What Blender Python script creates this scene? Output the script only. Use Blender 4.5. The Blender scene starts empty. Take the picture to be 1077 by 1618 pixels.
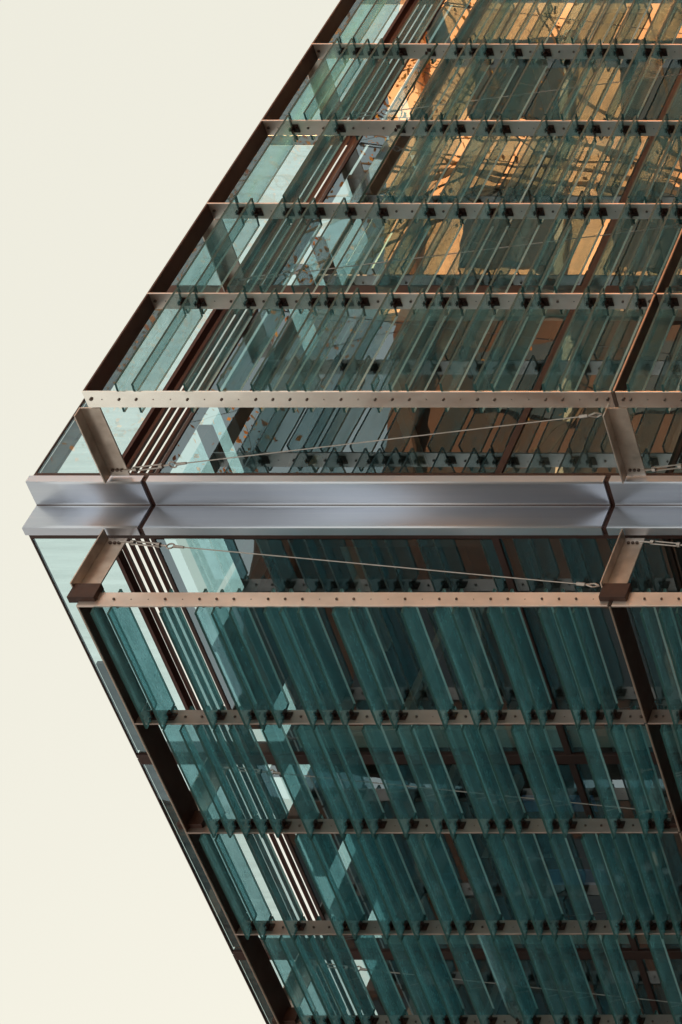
import bpy, bmesh, math, random
from mathutils import Vector, Matrix

random.seed(7)
scene = bpy.context.scene
COL = scene.collection
R = math.radians

# ------------------------------------------------------------------ camera
EYE = 1.6
PITCH = -0.0105
cam_data = bpy.data.cameras.new('camera')
cam = bpy.data.objects.new('camera', cam_data)
COL.objects.link(cam)
cam_data.sensor_fit = 'AUTO'
cam_data.sensor_width = 36.0
cam_data.lens = 4393.9 / 1618.0 * 36.0
cam_data.shift_x = -(2549.0 - 538.5) / 1618.0
cam_data.shift_y = (815.3 - 809.0) / 1618.0
cam_data.clip_start = 0.1
cam_data.clip_end = 3000
_F = Vector((0, math.cos(PITCH), math.sin(PITCH)))
_U = Vector((0, -math.sin(PITCH), math.cos(PITCH)))
_Rt = Vector((1, 0, 0))
_m = Matrix.Identity(4)
for _i, _v in enumerate((-_U, _Rt, -_F)):      # the photograph is turned on its side
    for _j in range(3):
        _m[_j][_i] = _v[_j]
_m.translation = (0, 0, EYE)
cam.matrix_world = _m
scene.camera = cam

# ------------------------------------------------------------------ sky, sun, exposure
SUN_AZ = Vector((-0.70, 0.714))        # the sun stands behind the building
SUN_EL = R(17)
world = bpy.data.worlds.new('World')
scene.world = world
world.use_nodes = True
wt = world.node_tree
wt.nodes.clear()
w_out = wt.nodes.new('ShaderNodeOutputWorld')
w_bg = wt.nodes.new('ShaderNodeBackground')
w_sky = wt.nodes.new('ShaderNodeTexSky')
w_sky.sky_type = 'NISHITA'
w_sky.sun_disc = False
w_sky.sun_elevation = SUN_EL
w_sky.sun_rotation = math.atan2(SUN_AZ.x, SUN_AZ.y)
w_sky.air_density = 1.0
w_sky.dust_density = 3.5
w_sky.ozone_density = 1.0
w_veil = wt.nodes.new('ShaderNodeMix')          # thin bright overcast over the whole sky
w_veil.data_type = 'RGBA'
w_veil.inputs[0].default_value = 0.93
w_veil.inputs[7].default_value = (3.33, 3.23, 2.74, 1)
wt.links.new(w_sky.outputs[0], w_veil.inputs[6])
wt.links.new(w_veil.outputs[2], w_bg.inputs[0])
w_bg.inputs[1].default_value = 0.05
wt.links.new(w_bg.outputs[0], w_out.inputs[0])

sun_data = bpy.data.lights.new('sun', 'SUN')
sun_data.energy = 5.0
sun_data.angle = R(0.6)
sun_data.color = (1.0, 0.57, 0.27)
sun = bpy.data.objects.new('sun', sun_data)
COL.objects.link(sun)
_sd = Vector((SUN_AZ.x * math.cos(SUN_EL), SUN_AZ.y * math.cos(SUN_EL), math.sin(SUN_EL)))
sun.rotation_euler = _sd.to_track_quat('Z', 'Y').to_euler()
sun.location = _sd * 60

vs = scene.view_settings
vs.view_transform = 'Standard'
vs.look = 'None'
vs.gamma = 1.0
vs.use_curve_mapping = False
vs.exposure = 2.4

cy = scene.cycles
cy.max_bounces = 12
cy.transparent_max_bounces = 40
cy.glossy_bounces = 5
cy.diffuse_bounces = 3
cy.transmission_bounces = 6
cy.caustics_reflective = False
cy.caustics_refractive = False
cy.sample_clamp_indirect = 6
try:
    cy.use_denoising = True
    cy.denoiser = 'OPENIMAGEDENOISE'
    cy.denoising_input_passes = 'RGB_ALBEDO_NORMAL'
except Exception:
    pass

# ------------------------------------------------------------------ materials
def new_mat(name):
    m = bpy.data.materials.new(name)
    m.use_nodes = True
    t = m.node_tree
    t.nodes.clear()
    o = t.nodes.new('ShaderNodeOutputMaterial')
    return m, t, o

def nd(t, kind, **kw):
    n = t.nodes.new(kind)
    for k, v in kw.items():
        setattr(n, k, v)
    return n

def coords(t, scale=(1, 1, 1), kind='Object'):
    c = nd(t, 'ShaderNodeTexCoord')
    mp = nd(t, 'ShaderNodeMapping')
    mp.inputs['Scale'].default_value = scale
    t.links.new(c.outputs[kind], mp.inputs[0])
    return mp.outputs[0]

def noise(t, vec, scale, detail=4, rough=0.55):
    n = nd(t, 'ShaderNodeTexNoise')
    n.inputs['Scale'].default_value = scale
    n.inputs['Detail'].default_value = detail
    n.inputs['Roughness'].default_value = rough
    if vec is not None:
        t.links.new(vec, n.inputs['Vector'])
    return n.outputs[0]

def ramp(t, fac, stops):
    r = nd(t, 'ShaderNodeValToRGB')
    el = r.color_ramp.elements
    while len(el) < len(stops):
        el.new(0.5)
    for e, (p, c) in zip(el, stops):
        e.position = p
        e.color = (c[0], c[1], c[2], 1) if hasattr(c, '__len__') else (c, c, c, 1)
    t.links.new(fac, r.inputs[0])
    return r.outputs[0]

def maprange(t, v, a, b, c, d):
    n = nd(t, 'ShaderNodeMapRange')
    n.inputs[1].default_value = a; n.inputs[2].default_value = b
    n.inputs[3].default_value = c; n.inputs[4].default_value = d
    t.links.new(v, n.inputs[0])
    return n.outputs[0]

def bump(t, h, strength, dist=0.01):
    b = nd(t, 'ShaderNodeBump')
    b.inputs['Strength'].default_value = strength
    b.inputs['Distance'].default_value = dist
    t.links.new(h, b.inputs['Height'])
    return b.outputs[0]

def metal(name, c1, c2, rough=(0.3, 0.45), metallic=1.0, scale=6, stretch=(1, 1, 1), bumpy=0.05, fine=60):
    m, t, o = new_mat(name)
    p = nd(t, 'ShaderNodeBsdfPrincipled')
    v = coords(t, stretch)
    n = noise(t, v, scale, 5)
    t.links.new(ramp(t, n, [(0.3, c1), (0.7, c2)]), p.inputs['Base Color'])
    p.inputs['Metallic'].default_value = metallic
    n2 = noise(t, v, scale * 3, 4)
    t.links.new(maprange(t, n2, 0.3, 0.7, rough[0], rough[1]), p.inputs['Roughness'])
    n3 = noise(t, v, fine, 2)
    t.links.new(bump(t, n3, bumpy, 0.002), p.inputs['Normal'])
    t.links.new(p.outputs[0], o.inputs[0])
    return m

def plain(name, c1, c2, rough=0.6, scale=5, bumpy=0.1, spec=0.4, stretch=(1, 1, 1)):
    m, t, o = new_mat(name)
    p = nd(t, 'ShaderNodeBsdfPrincipled')
    v = coords(t, stretch)
    n = noise(t, v, scale, 6)
    t.links.new(ramp(t, n, [(0.3, c1), (0.7, c2)]), p.inputs['Base Color'])
    p.inputs['Roughness'].default_value = rough
    p.inputs['Specular IOR Level'].default_value = spec
    t.links.new(bump(t, noise(t, v, scale * 8, 3), bumpy, 0.004), p.inputs['Normal'])
    t.links.new(p.outputs[0], o.inputs[0])
    return m

def sheet_glass(name, tint, ior, wave=0.02, haze=None, haze_amt=0.0, gloss=(0.68, 0.86, 1.0)):
    """thin architectural glass: tinted see-through plus mirror by angle"""
    m, t, o = new_mat(name)
    tr = nd(t, 'ShaderNodeBsdfTransparent'); tr.inputs[0].default_value = (*tint, 1)
    gl = nd(t, 'ShaderNodeBsdfGlossy'); gl.inputs['Roughness'].default_value = 0.004
    gl.inputs['Color'].default_value = (*gloss, 1)
    v = coords(t, (1, 1, 1))
    b = bump(t, noise(t, v, 1.3, 2, 0.4), wave, 0.05)
    t.links.new(b, gl.inputs['Normal'])
    mx = nd(t, 'ShaderNodeMixShader')
    body = tr.outputs[0]
    if haze:
        df = nd(t, 'ShaderNodeBsdfDiffuse'); df.inputs[0].default_value = (*haze, 1)
        dirt = ramp(t, noise(t, coords(t, (9, 9, 0.45)), 2.2, 6, 0.7), [(0.38, 0.12), (0.70, 1.0)])
        am = nd(t, 'ShaderNodeMath', operation='MULTIPLY'); am.inputs[1].default_value = haze_amt
        t.links.new(dirt, am.inputs[0])
        mh = nd(t, 'ShaderNodeMixShader')
        t.links.new(am.outputs[0], mh.inputs[0])
        t.links.new(body, mh.inputs[1]); t.links.new(df.outputs[0], mh.inputs[2])
        body = mh.outputs[0]
    t.links.new(front_fresnel(t, ior), mx.inputs[0])
    t.links.new(body, mx.inputs[1]); t.links.new(gl.outputs[0], mx.inputs[2])
    t.links.new(mx.outputs[0], o.inputs[0])
    return m

def front_fresnel(t, ior, gain=1.0):
    """mirror share of the surface facing the ray's outside; the inner skin of a pane adds none"""
    fr = nd(t, 'ShaderNodeFresnel'); fr.inputs[0].default_value = ior
    ge = nd(t, 'ShaderNodeNewGeometry')
    iv = nd(t, 'ShaderNodeMath', operation='SUBTRACT'); iv.inputs[0].default_value = gain
    sc = nd(t, 'ShaderNodeMath', operation='MULTIPLY'); sc.inputs[1].default_value = gain
    t.links.new(ge.outputs['Backfacing'], sc.inputs[0]); t.links.new(sc.outputs[0], iv.inputs[1])
    mu = nd(t, 'ShaderNodeMath', operation='MULTIPLY'); mu.use_clamp = True
    t.links.new(fr.outputs[0], mu.inputs[0]); t.links.new(iv.outputs[0], mu.inputs[1])
    return mu.outputs[0]

def blade_glass(name, t0, t1, tlc, dfc, body):
    m, t, o = new_mat(name)
    info = nd(t, 'ShaderNodeObjectInfo')
    tr = nd(t, 'ShaderNodeBsdfTransparent')
    t.links.new(ramp(t, info.outputs['Random'], [(0.0, t0), (1.0, t1)]), tr.inputs[0])
    tl = nd(t, 'ShaderNodeBsdfTranslucent'); tl.inputs[0].default_value = (*tlc, 1)
    df = nd(t, 'ShaderNodeBsdfDiffuse'); df.inputs[0].default_value = (*dfc, 1)
    md = nd(t, 'ShaderNodeMixShader'); md.inputs[0].default_value = 0.35
    t.links.new(tl.outputs[0], md.inputs[1]); t.links.new(df.outputs[0], md.inputs[2])
    v = nd(t, 'ShaderNodeTexCoord')
    off = nd(t, 'ShaderNodeVectorMath', operation='ADD')
    cmb = nd(t, 'ShaderNodeCombineXYZ')
    sc = nd(t, 'ShaderNodeMath', operation='MULTIPLY'); sc.inputs[1].default_value = 57.0
    t.links.new(info.outputs['Random'], sc.inputs[0])
    t.links.new(sc.outputs[0], cmb.inputs[0]); t.links.new(sc.outputs[0], cmb.inputs[1])
    t.links.new(v.outputs['Object'], off.inputs[0]); t.links.new(cmb.outputs[0], off.inputs[1])
    sv = nd(t, 'ShaderNodeVectorMath', operation='MULTIPLY'); sv.inputs[1].default_value = (0.45, 1.6, 1.0)
    t.links.new(off.outputs[0], sv.inputs[0])
    dirt = noise(t, sv.outputs[0], 4.5, 8, 0.74)
    speck = noise(t, off.outputs[0], 38, 3, 0.6)
    d1 = maprange(t, dirt, 0.46, 0.74, 0.0, 0.26)
    d2 = maprange(t, speck, 0.58, 0.70, 0.0, 0.38)
    mul = nd(t, 'ShaderNodeMath', operation='MULTIPLY')
    msk = maprange(t, dirt, 0.50, 0.66, 0.0, 1.0)
    t.links.new(d2, mul.inputs[0]); t.links.new(msk, mul.inputs[1])
    ad = nd(t, 'ShaderNodeMath', operation='ADD'); t.links.new(d1, ad.inputs[0]); t.links.new(mul.outputs[0], ad.inputs[1])
    ad2 = nd(t, 'ShaderNodeMath', operation='ADD'); ad2.inputs[1].default_value = body; ad2.use_clamp = True
    rb = maprange(t, info.outputs['Random'], 0.0, 1.0, 0.35 * body, -0.45 * body)   # pane to pane: cleaner or dustier
    ad3 = nd(t, 'ShaderNodeMath', operation='ADD')
    t.links.new(ad.outputs[0], ad3.inputs[0]); t.links.new(rb, ad3.inputs[1])
    t.links.new(ad3.outputs[0], ad2.inputs[0])
    mb = nd(t, 'ShaderNodeMixShader')
    t.links.new(ad2.outputs[0], mb.inputs[0])
    t.links.new(tr.outputs[0], mb.inputs[1]); t.links.new(md.outputs[0], mb.inputs[2])
    gl = nd(t, 'ShaderNodeBsdfGlossy'); gl.inputs['Roughness'].default_value = 0.03
    gl.inputs['Color'].default_value = (0.92, 1.0, 0.98, 1)
    mx = nd(t, 'ShaderNodeMixShader')
    t.links.new(front_fresnel(t, 1.55), mx.inputs[0]); t.links.new(mb.outputs[0], mx.inputs[1]); t.links.new(gl.outputs[0], mx.inputs[2])
    t.links.new(mx.outputs[0], o.inputs[0])
    return m

def edge_glass(name, col):
    m, t, o = new_mat(name)
    p = nd(t, 'ShaderNodeBsdfPrincipled')
    p.inputs['Base Color'].default_value = (*col, 1)
    p.inputs['Roughness'].default_value = 0.45
    p.inputs['Specular IOR Level'].default_value = 0.25
    t.links.new(p.outputs[0], o.inputs[0])
    return m

M = {}
M['blade'] = blade_glass('skylit_tinted_glass', (0.58, 0.77, 0.80), (0.80, 0.90, 0.92), (0.33, 0.76, 0.81), (0.29, 0.47, 0.50), 0.20)  # B blades: teal glow of skylight painted into the glass body
M['blade_warmlit'] = blade_glass('warmlit_tinted_glass', (0.69, 0.79, 0.795), (0.88, 0.92, 0.92), (0.30, 0.72, 0.76), (0.28, 0.45, 0.47), 0.07)  # A blades: same glass, greyer look under warm light painted in
M['edge'] = edge_glass('dark_glass_edge', (0.03, 0.10, 0.10))
M['edge_in'] = edge_glass('lit_glass_edge', (0.80, 0.95, 0.93))  # same edge finish; light piped through the glass is painted on
M['window'] = sheet_glass('coated_window_glass', (0.80, 0.925, 0.935), 3.3, 0.035, (0.35, 0.48, 0.48), 0.035)
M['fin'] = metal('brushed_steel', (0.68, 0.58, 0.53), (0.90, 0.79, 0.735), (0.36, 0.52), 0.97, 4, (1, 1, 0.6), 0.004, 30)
M['fin_lit'] = metal('lit_steel', (0.92, 0.87, 0.82), (0.97, 0.93, 0.885), (0.18, 0.26), 0.97, 2.5, (1, 1, 0.6), 0.003, 30)  # same steel as the other fins, bright sky on it painted in
M['fin_shaded'] = metal('shaded_steel', (0.40, 0.31, 0.275), (0.55, 0.44, 0.40), (0.42, 0.55), 0.9, 3, (1, 1, 0.6), 0.004, 30)  # same steel again, shade among the B blades painted in
M['column'] = metal('silver_panel', (0.66, 0.71, 0.83), (0.73, 0.77, 0.87), (0.40, 0.46), 0.97, 1.6, (14, 14, 0.30), 0.001, 8)
M['darksteel'] = metal('dark_brown_steel', (0.045, 0.018, 0.014), (0.08, 0.035, 0.026), (0.45, 0.6), 0.1, 7)
M['plate'] = metal('brown_steel_shelf', (0.075, 0.032, 0.025), (0.13, 0.056, 0.042), (0.4, 0.55), 0.1, 3)
M['plate_edge'] = metal('bare_plate_edge', (0.42, 0.34, 0.29), (0.52, 0.43, 0.37), (0.35, 0.45), 0.8, 6)
M['bracket'] = metal('weathered_bracket_steel', (0.46, 0.38, 0.335), (0.80, 0.70, 0.63), (0.3, 0.5), 0.8, 5)
M['clamp'] = metal('black_clamp', (0.035, 0.016, 0.013), (0.07, 0.034, 0.028), (0.4, 0.6), 0.3, 20)
M['bolt'] = metal('bolt_steel', (0.10, 0.07, 0.06), (0.20, 0.15, 0.13), (0.3, 0.5), 0.8, 20)
M['cable'] = metal('stainless_cable', (0.36, 0.31, 0.29), (0.48, 0.43, 0.40), (0.3, 0.4), 0.9, 30)
M['slat'] = plain('cream_louvre_slat', (0.66, 0.58, 0.50), (0.76, 0.69, 0.62), 0.35, 2, 0.03)
M['grille'] = plain('dark_grille_back', (0.085, 0.034, 0.030), (0.12, 0.05, 0.044), 0.6)
M['frame'] = plain('dark_window_frame', (0.055, 0.024, 0.022), (0.08, 0.036, 0.032), 0.45)
M['white'] = plain('white_painted_bar', (0.70, 0.70, 0.66), (0.80, 0.80, 0.76), 0.45)
M['interior'] = plain('brown_interior', (0.055, 0.024, 0.018), (0.095, 0.045, 0.034), 0.8, 1.2)
M['floor'] = plain('interior_floor', (0.10, 0.06, 0.05), (0.15, 0.09, 0.07), 0.7)
M['panel_in'] = plain('pale_interior_panel', (0.42, 0.44, 0.40), (0.55, 0.56, 0.51), 0.6)
M['spandrel'] = plain('grey_spandrel', (0.07, 0.035, 0.03), (0.10, 0.05, 0.044), 0.5, 2, 0.02, 0.4)
M['blue'] = plain('blue_screen_panel', (0.05, 0.12, 0.26), (0.07, 0.16, 0.33), 0.5)

M['skylight'] = sheet_glass('dusty_roof_glass', (0.83, 0.95, 0.965), 1.5, 0.02, (0.60, 0.68, 0.66), 0.16)
M['parapet'] = sheet_glass('parapet_glass', (0.84, 0.95, 0.965), 2.0, 0.05, (0.45, 0.58, 0.58), 0.22)
M['rail'] = plain('dark_blue_rail', (0.030, 0.035, 0.055), (0.055, 0.05, 0.07), 0.4, 3)

# ------------------------------------------------------------------ mesh helpers
class MB:
    def __init__(s):
        s.v = []; s.f = []; s.mi = []
    def box(s, x0, x1, y0, y1, z0, z1, mi=0, rot=None, piv=None):
        b = len(s.v)
        pts = [(x0, y0, z0), (x1, y0, z0), (x1, y1, z0), (x0, y1, z0), (x0, y0, z1), (x1, y0, z1), (x1, y1, z1), (x0, y1, z1)]
        if rot is not None:
            c = Vector(piv) if piv else Vector(((x0 + x1) / 2, (y0 + y1) / 2, (z0 + z1) / 2))
            pts = [tuple(rot @ (Vector(p) - c) + c) for p in pts]
        s.v += pts
        mis = mi if hasattr(mi, '__len__') else [mi] * 6
        for q, k in zip(((0, 3, 2, 1), (4, 5, 6, 7), (0, 1, 5, 4), (1, 2, 6, 5), (2, 3, 7, 6), (3, 0, 4, 7)), mis):
            s.f.append(tuple(b + i for i in q)); s.mi.append(k)
        return s
    def prism(s, poly, z0, z1, mi=0):
        """poly: ccw list of (x, y)"""
        b = len(s.v); n = len(poly)
        s.v += [(x, y, z0) for x, y in poly] + [(x, y, z1) for x, y in poly]
        for i in range(n):
            j = (i + 1) % n
            s.f.append((b + i, b + j, b + n + j, b + n + i)); s.mi.append(mi)
        s.f.append(tuple(b + i for i in reversed(range(n)))); s.mi.append(mi)
        s.f.append(tuple(b + n + i for i in range(n))); s.mi.append(mi)
        return s
    def tube(s, p0, p1, r0, r1=None, n=8, mi=0, caps=True):
        r1 = r0 if r1 is None else r1
        p0 = Vector(p0); p1 = Vector(p1)
        d = (p1 - p0).normalized()
        u = d.orthogonal().normalized(); w = d.cross(u)
        b = len(s.v)
        for p, r in ((p0, r0), (p1, r1)):
            for i in range(n):
                a = 2 * math.pi * i / n
                s.v.append(tuple(p + (u * math.cos(a) + w * math.sin(a)) * r))
        for i in range(n):
            j = (i + 1) % n
            s.f.append((b + i, b + j, b + n + j, b + n + i)); s.mi.append(mi)
        if caps:
            s.f.append(tuple(b + i for i in reversed(range(n)))); s.mi.append(mi)
            s.f.append(tuple(b + n + i for i in range(n))); s.mi.append(mi)
        return s
    def mesh(s, name, mats, bevel=0.0):
        me = bpy.data.meshes.new(name)
        me.from_pydata(s.v, [], s.f)
        for m in (mats if isinstance(mats, (list, tuple)) else [mats]):
            me.materials.append(m)
        me.polygons.foreach_set('material_index', s.mi)
        if bevel:
            bm = bmesh.new(); bm.from_mesh(me)
            bmesh.ops.bevel(bm, geom=list(bm.edges), offset=bevel, segments=1, affect='EDGES', clamp_overlap=True)
            bm.to_mesh(me); bm.free()
        me.update()
        return me

def link(name, me, parent=None, loc=(0, 0, 0), rot=(0, 0, 0)):
    o = bpy.data.objects.new(name, me)
    COL.objects.link(o)
    o.parent = parent
    o.location = loc
    o.rotation_euler = rot
    return o

def part(name, mb, mats, parent, loc=(0, 0, 0), bevel=0.0):
    return link(name, mb.mesh(name, mats, bevel), parent, loc)

def tag(o, label, cat, group=None, kind=None):
    if label: o['label'] = label
    if cat: o['category'] = cat
    if group: o['group'] = group
    if kind: o['kind'] = kind
    return o

# ------------------------------------------------------------------ layout of the place
AL = R(49.19)
AX = Vector((math.cos(AL), math.sin(AL)))       # along the facade that runs away to the street side
BX = Vector((-math.sin(AL), math.cos(AL)))      # along the other facade
O = Vector((0.188, 18.3))                       # where the two outer screen planes meet
BAY = 1.1285
S_A, S_B = 1.014, 1.062                         # first fin of each screen, from that corner
STOREY = 3.6
H = 10.242 + EYE                                # top of the screens
ROOF = 10.89 + EYE
GA, GB = 0.800, 0.757                           # glass planes behind the outer planes
HEAD = ROOF - 0.97                              # window head = skylight level
ROT_A = math.atan2(-AX.y, -AX.x)                # local x runs towards the corner, local y outward
ROT_B = math.atan2(BX.y, BX.x)

class Side:
    def __init__(s, name):
        s.A = name == 'A'
        s.sg = -1 if s.A else 1
        s.s1 = S_A if s.A else S_B
        s.g = GA if s.A else GB
        s.rot = (0, 0, ROT_A if s.A else ROT_B)
    def x(s, v):
        return s.sg * v
    def xr(s, a, b):
        return (s.sg * a, s.sg * b) if s.sg > 0 else (s.sg * b, s.sg * a)
SA, SB = Side('A'), Side('B')

# ground, street
def ground_mat():
    return plain('paving', (0.16, 0.15, 0.14), (0.24, 0.22, 0.20), 0.85, 0.6)
gm = MB().box(-600, 600, -600, 600, -0.5, 0.0)
g = part('ground', gm, ground_mat(), None); g['kind'] = 'structure'
rm = MB().box(13.5, 21.5, -300, 300, 0.0, 0.004)
r_ = part('road', rm, plain('asphalt', (0.04, 0.04, 0.042), (0.06, 0.06, 0.06), 0.85, 3), None); r_['kind'] = 'structure'

# ------------------------------------------------------------------ the building behind the screens
bld = bpy.data.objects.new('corner_building', None)
COL.objects.link(bld)
bld.location = (O.x, O.y, 0)
tag(bld, 'glazed building corner with silver notched corner column, parapet glass and dark interior', 'building')
fr_a = (0, 0, ROT_A); fr_b = (0, 0, ROT_B)

def bpart(name, side, mb, mats, parent=None, bevel=0.0):
    """a part of the building drawn in a facade's own frame (x along, y outward)"""
    o = link(name, mb.mesh(name, mats, bevel), parent or bld)
    if parent is None:
        o.rotation_euler = side.rot
    return o

# corner column: L-shaped silver panels with open joints, over a dark core
def ab(p, q):                                   # (along A, along B) -> building frame
    v = AX * p + BX * q
    return (v.x, v.y)
NA, NB = 0.975, 0.990
TH = 0.066
Lpoly = [(NA + TH, 0.773), (NA + TH, NB + TH), (0.729, NB + TH), (0.729, NB), (NA, NB), (NA, 0.773)]
core = [(NA + TH - .006, 0.785), (NA + TH - .006, NB + TH - .006), (0.741, NB + TH - .006), (0.741, NB + 0.018), (NA + 0.018, NB + 0.018), (NA + 0.018, 0.785)]
BOW, NS = 0.0009, 8
def bowed():
    pts = [(NA + TH, 0.773), (NA + TH, NB + TH), (0.729, NB + TH)]
    for i in range(NS + 1):                     # face of the B-side leg, slightly pillowed
        u = i / NS
        pts.append((0.729 + (NA - 0.729) * u, NB - BOW * 4 * u * (1 - u)))
    for i in range(1, NS + 1):                  # face of the A-side leg
        u = i / NS
        pts.append((NA - BOW * 4 * u * (1 - u), NB + (0.773 - NB) * u))
    return pts
Lw = [ab(*p) for p in bowed()]
Cw = [ab(*p) for p in core]
part('column_core', MB().prism(Cw, 0.02, ROOF - 0.03), M['frame'], bld)
joints = [10.073 + EYE, 6.85 + EYE, 3.63 + EYE]
zs = [ROOF] + joints + [0.0]
for zt, zb in zip(zs[:-1], zs[1:]):
    t_ = zt - (0 if zt == ROOF else 0.019); b_ = zb + (0.019 if zb > 0 else 0.02)
    cp_ = part('corner_panel', MB().prism(Lw, b_, t_), M['column'], bld)
    for pl_ in cp_.data.polygons[3:3 + 2 * NS]: pl_.use_smooth = True
    sw = [ab(NA - 0.006, NB - 0.006), ab(NA - 0.0002, NB - 0.006), ab(NA - 0.0002, NB - 0.0002), ab(NA - 0.006, NB - 0.0002)]
    part('sealant_seam', MB().prism(sw, b_ + 0.003, t_ - 0.003), M['frame'], cp_)

MOD_A = [NA + TH + 0.006] + [S_A + 2 * k * BAY for k in range(1, 6)]
MOD_B = [NB + TH + 0.006] + [S_B + 2 * k * BAY for k in range(1, 7)]
DEPTH_A, DEPTH_B = MOD_A[-1], MOD_B[-1]

for side, mods in ((SA, MOD_A), (SB, MOD_B)):
    g = side.g
    for k in range(len(mods) - 1):
        a, b = mods[k], mods[k + 1]
        x0, x1 = side.xr(a + (0.042 if k == 0 else 0.055), b - 0.055 if k < len(mods) - 2 else b)
        # parapet glass up to a thin cap, a dark rail behind its top edge
        pp = bpart('parapet_pane', side, MB().box(x0, x1, -g - 0.026, -g - 0.010, ROOF - 0.528, ROOF - 0.010), M['parapet'])
        bpart('cap_strip', side, MB().box(x0 - 0.05, x1 + 0.05, -g - 0.032, -g - 0.004, ROOF - 0.0095, ROOF), M['frame'], pp)
        ra = a + 0.06 if side.A else max(a + 0.06, 2.36)
        bpart('parapet_rail', side, MB().box(*side.xr(ra, b - 0.06), -g - 0.065, -g - 0.034, ROOF - 0.105, ROOF - 0.012), M['rail'], pp)
        # open louvres: dark bars with the sky between them
        gr = bpart('louvre_rail', side, MB().box(x0, x1, -g - 0.075, -g - 0.004, ROOF - 0.556, ROOF - 0.530), M['grille'])
        for q in range(5):
            zc = ROOF - 0.604 - q * 0.0600
            rt = Matrix.Rotation(R(-20), 3, 'X')
            bpart('louvre_slat', side, MB().box(x0 + 0.002, x1 - 0.002, -g - 0.066, -g - 0.012, zc - 0.010, zc + 0.010, rot=rt), M['grille'], gr)
        # window head, panes (one per storey) and transom frames
        bpart('window_head', side, MB().box(x0, x1, -g - 0.10, -g + 0.004, HEAD + 0.102, HEAD + 0.128), M['frame'])
        for lv in range(3):
            top = HEAD + 0.099 - lv * STOREY
            bot = max(top - STOREY + 1.25, 0.3)
            wp = bpart('window_pane', side, MB().box(x0 + 0.02, x1 - 0.02, -g - 0.022, -g - 0.004, bot, top), M['window'])
            bpart('window_frame', side, MB().box(x0, x1, -g - 0.05, -g + 0.006, bot - 0.05, bot - 0.002), M['frame'], wp)
            sp = bpart('spandrel_panel', side, MB().box(x0 + 0.004, x1 - 0.004, -g - 0.05, -g - 0.006, max(bot - 1.19, 0.02), bot - 0.053), M['window'])
            bpart('backing_panel', side, MB().box(x0 + 0.004, x1 - 0.004, -g - 0.12, -g - 0.10, max(bot - 1.19, 0.02), bot - 0.053), M['spandrel'], sp)
        if k > 0:
            xm = side.x(a)
            mu = bpart('mullion', side, MB().box(xm - 0.05, xm + 0.05, -g - 0.14, -g + 0.012, 0.02, ROOF - 0.020), M['frame'], bevel=0.003)
            bpart('mullion_panel', side, MB().box(*side.xr(a - 0.25, a - 0.06), -g - 0.10, -g - 0.06, 0.02, HEAD - 0.25), M['panel_in'], mu)
    # dark edge frame beside the corner column
    xa, xb = side.xr(mods[0] - 0.004, mods[0] + 0.040)
    bpart('edge_frame', side, MB().box(xa, xb, -g - 0.04, -g + 0.012, 0.02, ROOF - 0.016), M['frame'])

# perimeter skylight: frosted panes, dark beams, white battens
def skylights(side, edges, clear, white):
    g = side.g
    for k, (a, b) in enumerate(zip(edges[:-1], edges[1:])):
        x0, x1 = side.xr(a + 0.03, b - 0.03)
        if k in clear:
            bpart('skylight_pane', side, MB().box(x0, x1, -g - 1.08, -g - 0.125, HEAD + 0.02, HEAD + 0.034), M['skylight'])
        else:
            bpart('ceiling_panel', side, MB().box(x0, x1, -g - 1.08, -g - 0.125, HEAD + 0.02, HEAD + 0.10), M['interior'])
        if k in white:
            for dpt in (0.30, 0.62, 0.94):
                bpart('skylight_batten', side, MB().box(x0, x1, -g - dpt - 0.020, -g - dpt + 0.020, HEAD + 0.0, HEAD + 0.018), M['white'])
    for b in edges[1:-1]:
        xb = side.x(b)
        bpart('skylight_beam', side, MB().box(xb - 0.027, xb + 0.027, -g - 1.10, -g - 0.125, HEAD + 0.022, HEAD + 0.12), M['frame'])
skylights(SA, [0.95, 1.77, 2.12, 3.27, 3.76, 4.13, 5.0, 5.53, 5.9, 6.4, 7.8, DEPTH_A], {0, 1, 3, 4, 5, 8}, {4, 5, 8})
skylights(SB, [GA + 1.13, 2.30, 3.10, 3.62, 4.1, 4.75, 5.2, 5.58, 6.2, DEPTH_B], {0, 2, 3, 5, 7}, {3})

# solid roof, floors and core walls inside (in the building frame, laid along both facades)
def slab(name, p0, p1, q0, q1, z0, z1, mat):
    poly = [ab(p0, q0), ab(p1, q0), ab(p1, q1), ab(p0, q1)]
    return part(name, MB().prism(poly, z0, z1), mat, bld)
slab('roof_slab', GB + 1.11, DEPTH_A, GA + 1.11, DEPTH_B, HEAD + 0.02, HEAD + 0.34, M['interior'])
for lv in range(1, 4):
    zt = HEAD - lv * STOREY + 1.0
    slab('floor_slab', GB + 0.20, DEPTH_A, GA + 0.20, DEPTH_B, zt - 0.42, zt - 0.05, M['floor'])
for k_ in range(5):
    slab('ceiling_light', 2.75 + k_ * 1.5, 2.87 + k_ * 1.5, 2.1, 4.1, HEAD - 0.045, HEAD + 0.015, M['white'])
    if k_ < 4: slab('ceiling_light', 2.1, 4.1, 4.75 + k_ * 1.1, 4.87 + k_ * 1.1, HEAD - 0.045, HEAD + 0.015, M['white'])
slab('core_wall', 4.6, 4.8, 4.4, DEPTH_B, 0.02, HEAD + 0.01, M['interior'])
slab('core_wall', 4.81, DEPTH_A, 4.4, 4.6, 0.02, HEAD + 0.01, M['interior'])
slab('inner_post', 2.30, 2.55, 2.30, 2.55, 0.02, HEAD + 0.01, M['interior'])
slab('inner_post', 6.60, 6.85, 2.30, 2.55, 0.02, HEAD + 0.01, M['interior'])
slab('inner_post', 2.30, 2.55, 6.40, 6.65, 0.02, HEAD + 0.01, M['interior'])
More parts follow.
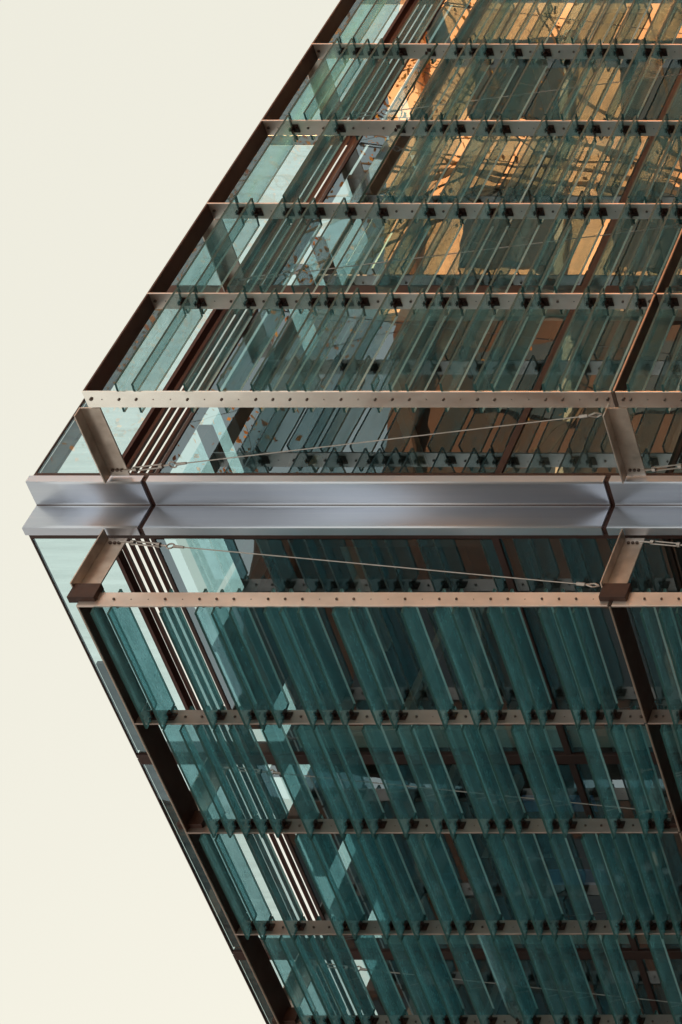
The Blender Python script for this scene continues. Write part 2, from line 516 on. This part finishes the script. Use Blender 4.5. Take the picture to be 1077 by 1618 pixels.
for z_ in (8.75, 8.75 - STOREY):
    for p_ in (3.9, 4.75):
        slab('blue_blind', GB + 0.16, GB + 0.175, p_, p_ + 0.17, z_, z_ + 1.05, M['blue'])
slab('end_wall', DEPTH_A + 0.01, DEPTH_A + 0.2, GA + 0.05, DEPTH_B, 0.02, ROOF - 0.02, M['interior'])
slab('end_wall', GB + 0.05, DEPTH_A, DEPTH_B + 0.01, DEPTH_B + 0.2, 0.02, ROOF - 0.02, M['interior'])

# ------------------------------------------------------------------ glass louvre screens
FIN_W, FIN_T = 0.137, 0.014
BLW, BLT = 0.250, 0.015
PITCH_Z = STOREY / 31.0
A1 = [1, 2, 5, 7, 9, 10, 11, 12, 14, 16, 17, 18, 20, 22, 23, 26, 27, 29]
A2 = [1, 2, 4, 5, 6, 8, 10, 13, 15, 17, 18, 20, 22, 23, 24, 26, 28, 29]
A3 = [1, 4, 8, 10, 11, 12, 14, 15, 18, 20, 21, 23, 24, 26, 27, 29]
A4 = [1, 2, 3, 4, 5, 7, 9, 10, 11, 13, 15, 18, 19, 20, 22, 23, 26, 28]
B1 = [0, 1, 4, 6, 7, 8, 10, 11, 12, 14, 15, 18, 20, 21, 23, 24, 26, 27, 28]
B2 = [1, 2, 3, 4, 5, 7, 9, 10, 11, 13, 15, 16, 18, 19, 20, 22, 23, 26, 28, 29]
B3 = [0, 1, 3, 6, 7, 9, 10, 11, 13, 14, 16, 18, 19, 20, 22, 24, 25, 26, 27, 28]
LOW = [[0, 2, 3, 6, 7, 9], [0, 1, 3, 4, 7, 8, 10], [1, 2, 4, 6, 7, 9], [0, 2, 3, 5, 8, 9]]
LOWB = [[1, 2, 3, 5, 8, 9], [0, 1, 3, 4, 7, 9], [1, 2, 4, 5, 8], [0, 2, 3, 6, 7]]

def slot_z(i, storey=0):
    return H - storey * STOREY - 0.112 - PITCH_Z * i

BLEN = BAY - FIN_T - 0.006
def blade_mesh(mat):
    return MB().box(-BLEN / 2, BLEN / 2, -BLW / 2, BLW / 2, -BLT / 2, BLT / 2, mi=(0, 0, 2, 1, 1, 1)).mesh('glass_blade', [mat, M['edge'], M['edge_in']])

def clamp_mesh(sgn):
    # sits against a fin: plate, arm under the blade, small hooked lip and a bolt head; +x points into the bay
    mb = MB()
    mb.box(min(0, sgn * 0.006), max(0, sgn * 0.006), -0.036, 0.034, -0.052, 0.004)
    mb.box(min(0.0065 * sgn, sgn * 0.050), max(0.0065 * sgn, sgn * 0.050), -0.022, 0.020, -0.0185, -0.0085)
    mb.box(min(0.0065 * sgn, sgn * 0.034), max(0.0065 * sgn, sgn * 0.034), -0.016, 0.012, 0.0085, 0.016)
    mb.box(min(0.036 * sgn, sgn * 0.0495), max(0.036 * sgn, sgn * 0.0495), -0.009, 0.008, -0.032, -0.019)
    mb.tube((sgn * 0.006, 0.008, -0.036), (sgn * 0.016, 0.008, -0.036), 0.009, n=6)
    return mb.mesh('clamp', M['clamp'])
clamp_p, clamp_n = clamp_mesh(1), clamp_mesh(-1)

def angle_bracket(side, length):
    """web plate with a top flange turned to the corner side; x towards the corner is -side.sg"""
    s = -side.sg
    mb = MB()
    mb.box(-0.006, 0.006, -length, 0.0, -0.145, -0.010)
    mb.box(min(-0.006 * s, 0.092 * s), max(-0.006 * s, 0.092 * s), -length, 0.0, -0.0095, 0.0)
    return mb

def build_screen(side, nbays, patterns, lows, low_bays, label):
    root = bpy.data.objects.new('glass_louvre_screen', None)
    COL.objects.link(root)
    root.location = (O.x, O.y, 0)
    root.rotation_euler = side.rot
    tag(root, label, 'sun screen', 'glass louvre screens hung off the facades')
    c = -side.sg                                # local x sign of the corner direction
    zbot = H - 2 * STOREY
    for i in range(nbays + 1):
        x = side.x(side.s1 + BAY * i)
        for lv in (0, 1):
            top = H - lv * STOREY - (0.0 if lv == 0 else 0.022)
            bot = H - (lv + 1) * STOREY + 0.004
            fin = link('fin', MB().box(x - FIN_T / 2, x + FIN_T / 2, -FIN_W, 0, bot, top).mesh('fin', M['fin_lit'] if (side.A and i == 0) else (M['fin'] if side.A or i == 0 else M['fin_shaded']), 0.0015), root)
            # bolt heads on the corner side: through-bolts of the blades behind, holes where none sits
            pat = set(patterns[i % len(patterns)]) if lv == 0 else set(lows[i % len(lows)])
            bm_ = MB()
            xs = x + c * FIN_T / 2
            for q in range(31):
                z = slot_z(q, lv) - 0.004
                if z < bot + 0.03: continue
                r = 0.0088 if q in pat else 0.0045
                bm_.tube((xs - c * 0.001, -0.066, z), (xs + c * (0.009 if q in pat else 0.0015), -0.066, z), r, n=6 if q in pat else 8)
            for z in (top - 0.045, bot + 0.035):
                bm_.tube((xs - c * 0.001, -0.062, z), (xs + c * 0.011, -0.062, z), 0.0115, n=6)
            bo = link('bolt_heads', bm_.mesh('bolt_heads', M['bolt']), fin)
            bo['kind'] = 'stuff'
            if lv == 1:                          # splice strap where two lengths meet
                bm2 = MB().box(xs + c * 0.0005 if c > 0 else xs - 0.0045, xs + 0.0045 if c > 0 else xs - 0.0005, -FIN_W + 0.012, -0.008, top + 0.004, top + 0.020)
                link('splice_plate', bm2.mesh('splice_plate', M['bolt']), fin)
    # storey shelves: one length per bay, dark plate with a bare lip
    for lv in (0, 1, 2):
        zt = H - lv * STOREY
        for i in range(nbays):
            x0, x1 = side.xr(side.s1 + BAY * i + FIN_T / 2 + 0.001, side.s1 + BAY * (i + 1) - FIN_T / 2 - 0.001)
            sh = link('shelf_plate', MB().box(x0, x1, -0.14 if side.A else -0.225, -0.0125, zt - 0.016, zt - 0.002).mesh('shelf_plate', M['plate']), root)
            link('shelf_lip', MB().box(x0, x1, -0.012, -0.001, zt - 0.014, zt - 0.001).mesh('shelf_lip', M['plate'] if (side.A and lv == 0) else M['plate_edge'], 0.001), sh)  # top A lip: same bare metal, its backlit darkness painted as brown
    # blades
    blade_me = blade_mesh(M['blade_warmlit'] if side.A else M['blade'])
    for i in range(nbays):
        xm = side.x(side.s1 + BAY * (i + 0.5))
        jobs = [(q, 0) for q in patterns[i % len(patterns)]]
        if i < low_bays:
            jobs += [(q, 1) for q in lows[i % len(lows)]]
        for q, lv in jobs:
            z = slot_z(q, lv) + random.uniform(-0.003, 0.003)
            tilt = R(-4 + random.uniform(-2.4, 2.4))
            if side.A and lv == 0 and ((i == 2 and q == 8) or (i == 3 and q == 7)):
                tilt = R(-50)
            if not side.A and lv == 0 and i == 3 and q == 15:
                tilt = R(-52)
            yo = -FIN_W / 2 + random.uniform(-0.004, 0.004)
            bl = link('glass_blade', blade_me, root, (xm + random.uniform(-0.0015, 0.0015), yo, z), (tilt, 0, 0))
            for s_, me in ((-1, clamp_p), (1, clamp_n)):
                cl = link('clamp', me, bl, (s_ * (BLEN / 2 + 0.0015), 0, 0), (-tilt, 0, 0))
    # brackets, end plates and cables at every second fin
    blen = side.g - 0.035
    for i in range(0, nbays + 1, 2):
        x = side.x(side.s1 + BAY * i)
        for lv in (0, 1):
            zt = H - lv * STOREY
            lo = 0.0 if lv == 0 else 0.0
            x_b = x + (-c) * (FIN_T / 2 + 0.0075)
            br = link('bracket', angle_bracket(side, blen - 0.16).mesh('bracket', [M['bracket']], 0.001), root, (x_b, -0.155, zt + 0.08))
            if not side.A: link('end_plate', MB().box(-0.062 if c < 0 else 0.0065, -0.0065 if c < 0 else 0.062, -0.03, 0.110, -0.195, -0.012).mesh('end_plate', M['darksteel'], 0.002), br, (0, 0, 0))
            bm_ = MB()
            for zz in (-0.045, -0.075, -0.105):
                bm_.tube((c * 0.0055, -blen + 0.16 + 0.055, zz), (c * 0.016, -blen + 0.16 + 0.055, zz), 0.012, n=6)
            link('bolt_heads', bm_.mesh('bolt_heads', M['bolt']), br)['kind'] = 'stuff'
            # cable from this bracket's root down to the outer end of the one below
            p0 = Vector((x + c * 0.03, -blen + 0.085, zt - 0.055))
            p1 = Vector((x + c * 0.03, -0.175, zt - STOREY + 0.10))
            d = (p1 - p0).normalized()
            L = (p1 - p0).length
            cb = link('tension_cable', MB().tube(p0 + d * 0.42, p1 - d * 0.10, 0.0042, n=8).mesh('tension_cable', M['cable']), root)
            u = Vector((1, 0, 0)); w = d.cross(u).normalized()
            tb = MB()
            tb.tube(p0, p0 + d * 0.10, 0.007, n=6)
            for s_ in (-1, 1):
                tb.tube(p0 + d * 0.095 + w * 0.014 * s_, p0 + d * 0.285 + w * 0.014 * s_, 0.0055, n=6)
            for q in (0.095, 0.285):
                tb.tube(p0 + d * (q - 0.012), p0 + d * (q + 0.012), 0.019, n=8)
            tb.tube(p0 + d * 0.285, p0 + d * 0.345, 0.007, n=6)
            for q in range(8):
                a0, a1 = q * math.pi / 4, (q + 1) * math.pi / 4
                ctr = p0 + d * 0.37
                tb.tube(ctr + (d * math.cos(a0) + w * math.sin(a0)) * 0.026, ctr + (d * math.cos(a1) + w * math.sin(a1)) * 0.026, 0.006, n=6)
            tb.tube(p0 + d * 0.395, p0 + d * 0.47, 0.012, 0.009, n=8)
            link('turnbuckle', tb.mesh('turnbuckle', M['cable']), cb)
            cv = MB()
            cv.tube(p1 - d * 0.16, p1 - d * 0.10, 0.014, n=8)
            for s_ in (-1, 1):
                cv.tube(p1 - d * 0.10, p1 - d * 0.04 + w * 0.018 * s_, 0.007, n=6)
                cv.tube(p1 - d * 0.04 + w * 0.018 * s_, p1, 0.007, n=6)
            link('clevis', cv.mesh('clevis', M['cable']), cb)
    return root

build_screen(SA, 7, [A1, A2, A3, A4], LOW, 4, 'glass blade sun screen on the facade that mirrors orange sunlight and bare branches')
build_screen(SB, 6, [B1, B2, B3, B2], LOWB, 4, 'teal glass blade sun screen on the shaded facade without orange reflections')

# ------------------------------------------------------------------ the street that the glass mirrors
def block(name, x0, x1, y0, y1, h, wall, label, face, storeys, cols):
    root = bpy.data.objects.new(name, None); COL.objects.link(root)
    root.location = ((x0 + x1) / 2, (y0 + y1) / 2, 0)
    tag(root, label, 'building')
    hx, hy = (x1 - x0) / 2, (y1 - y0) / 2
    part('wall', MB().box(-hx, hx, -hy, hy, 0.003, h), wall, root)
    part('cornice', MB().box(-hx - 0.35, hx + 0.35, -hy - 0.35, hy + 0.35, h + 0.003, h + 0.7), wall, root, bevel=0.05)
    cw = 2 * hy / cols; sh = (h - 0.8) / storeys
    fx = hx * face
    wm = MB().box(-0.05, 0.05, -cw * 0.27, cw * 0.27, -sh * 0.31, sh * 0.31).mesh('window', M['far_glass'])
    sm = MB().box(-0.12, 0.12, -cw * 0.32, cw * 0.32, -sh * 0.37, -sh * 0.315).mesh('sill', M['far_sill'])
    for c in range(cols):
        for s in range(storeys):
            w = link('window', wm, root, (fx + 0.02 * face, -hy + cw * (c + 0.5), sh * (s + 0.5) + 0.4))
            link('sill', sm, w, (0.08 * face, 0, 0))
    return root
M['far_glass'] = plain('far_window', (0.03, 0.04, 0.05), (0.05, 0.06, 0.07), 0.15, 1, 0.0, 0.6)
M['far_sill'] = plain('far_sill', (0.45, 0.38, 0.30), (0.55, 0.47, 0.38), 0.7)
M['ochre'] = plain('ochre_render', (0.74, 0.36, 0.18), (0.98, 0.62, 0.39), 0.8, 0.42, 0.1, 0.4, (1, 1, 0.6))
M['brick_brown'] = plain('brown_brick', (0.035, 0.016, 0.011), (0.075, 0.034, 0.022), 0.8, 0.8)
M['brick_dark'] = plain('dark_brick', (0.12, 0.065, 0.045), (0.18, 0.10, 0.07), 0.8, 0.8)
block('ochre_building', 46, 58, 31.2, 79, 29.5, M['ochre'], 'ochre rendered street building mirrored in the sunlit facade glass', -1, 8, 13)
block('brick_building', 45, 57, 2, 30.6, 28.6, M['brick_brown'], 'brown brick building mirrored low beside the building corner', -1, 8, 10)
block('brick_building', -44, -28, 20.2, 52, 31.0, M['brick_dark'], 'tall dark brick building mirrored in the shaded facade glass', 1, 9, 12)
block('brick_building', -40, -27, -12, 19.2, 23.0, M['brick_dark'], 'low dark brick building across from the shaded facade', 1, 7, 11)

M['bark'] = plain('bark', (0.07, 0.045, 0.03), (0.12, 0.08, 0.055), 0.9, 8)
def leaf_mat():
    m, t, o = new_mat('autumn_leaf')
    info = nd(t, 'ShaderNodeNewGeometry')
    c = ramp(t, info.outputs['Random Per Island'], [(0.0, (0.22, 0.07, 0.02)), (0.5, (0.42, 0.17, 0.04)), (1.0, (0.50, 0.28, 0.07))])
    df = nd(t, 'ShaderNodeBsdfDiffuse'); tl = nd(t, 'ShaderNodeBsdfTranslucent')
    t.links.new(c, df.inputs[0]); t.links.new(c, tl.inputs[0])
    mx = nd(t, 'ShaderNodeMixShader'); mx.inputs[0].default_value = 0.4
    t.links.new(df.outputs[0], mx.inputs[1]); t.links.new(tl.outputs[0], mx.inputs[2]); t.links.new(mx.outputs[0], o.inputs[0])
    return m
M['leaf'] = leaf_mat()

def tree(loc, height, leaves, seed, label):
    rnd = random.Random(seed)
    root = bpy.data.objects.new('street_tree', None); COL.objects.link(root)
    root.location = loc
    tag(root, label, 'tree', 'street trees mirrored in the glass')
    tr, br, lf = MB(), MB(), MB()
    tips = []
    def grow(p, d, L, r, depth):
        seg = 3
        for i in range(seg):
            q = p + d * (L / seg)
            d2 = (d + Vector((rnd.uniform(-1, 1), rnd.uniform(-1, 1), rnd.uniform(-.4, .8))) * 0.13).normalized()
            r2 = r * 0.86
            (tr if depth < 2 else br).tube(p, q, r, r2, n=6 if depth < 2 else (4 if depth < 4 else 3), caps=False)
            p, d, r = q, d2, r2
            if depth >= 2: tips.append((p.copy(), d.copy()))
        if depth < 6:
            for k in range(3 if depth < 3 else 2):
                a = rnd.uniform(0, 2 * math.pi)
                o_ = d.orthogonal().normalized()
                o_ = Matrix.Rotation(a, 3, d) @ o_
                nd_ = (d * rnd.uniform(.7, 1.0) + o_ * rnd.uniform(.5, .9) + Vector((0, 0, .12))).normalized()
                grow(p, nd_, L * rnd.uniform(.62, .8), r * .68, depth + 1)
    grow(Vector((0, 0, 0)), Vector((0, 0, 1)), height * .30, height * .0115, 0)
    for n in range(leaves):
        p, d = rnd.choice(tips)
        c = p + Vector((rnd.gauss(0, .22), rnd.gauss(0, .22), rnd.gauss(0, .22)))
        s = rnd.uniform(.025, .055)
        e = Vector((rnd.uniform(-1, 1), rnd.uniform(-1, 1), rnd.uniform(-1, 1))).normalized()
        u = e.orthogonal().normalized() * s; w = e.cross(u).normalized() * s * .6
        b = len(lf.v)
        lf.v += [tuple(c - u), tuple(c + w), tuple(c + u), tuple(c - w)]
        lf.f.append((b, b + 1, b + 2, b + 3)); lf.mi.append(0)
    part('trunk', tr, M['bark'], root)
    b = len(br.v)
    br.v += lf.v; br.f += [tuple(b + i for i in f) for f in lf.f]; br.mi += [1] * len(lf.f)
    part('crown', br, [M['bark'], M['leaf']], root)
    return root
tree((22.0, 22.5, 0), 27.0, 9000, 3, 'tallest tree, with orange leaves, mirrored beside the building corner')
tree((27.0, 27.5, 0), 21.5, 0, 5, 'leafless tree mirrored in front of the near end of the ochre building')
tree((31.0, 35.0, 0), 20.5, 0, 9, 'leafless tree mirrored farthest along the facade')
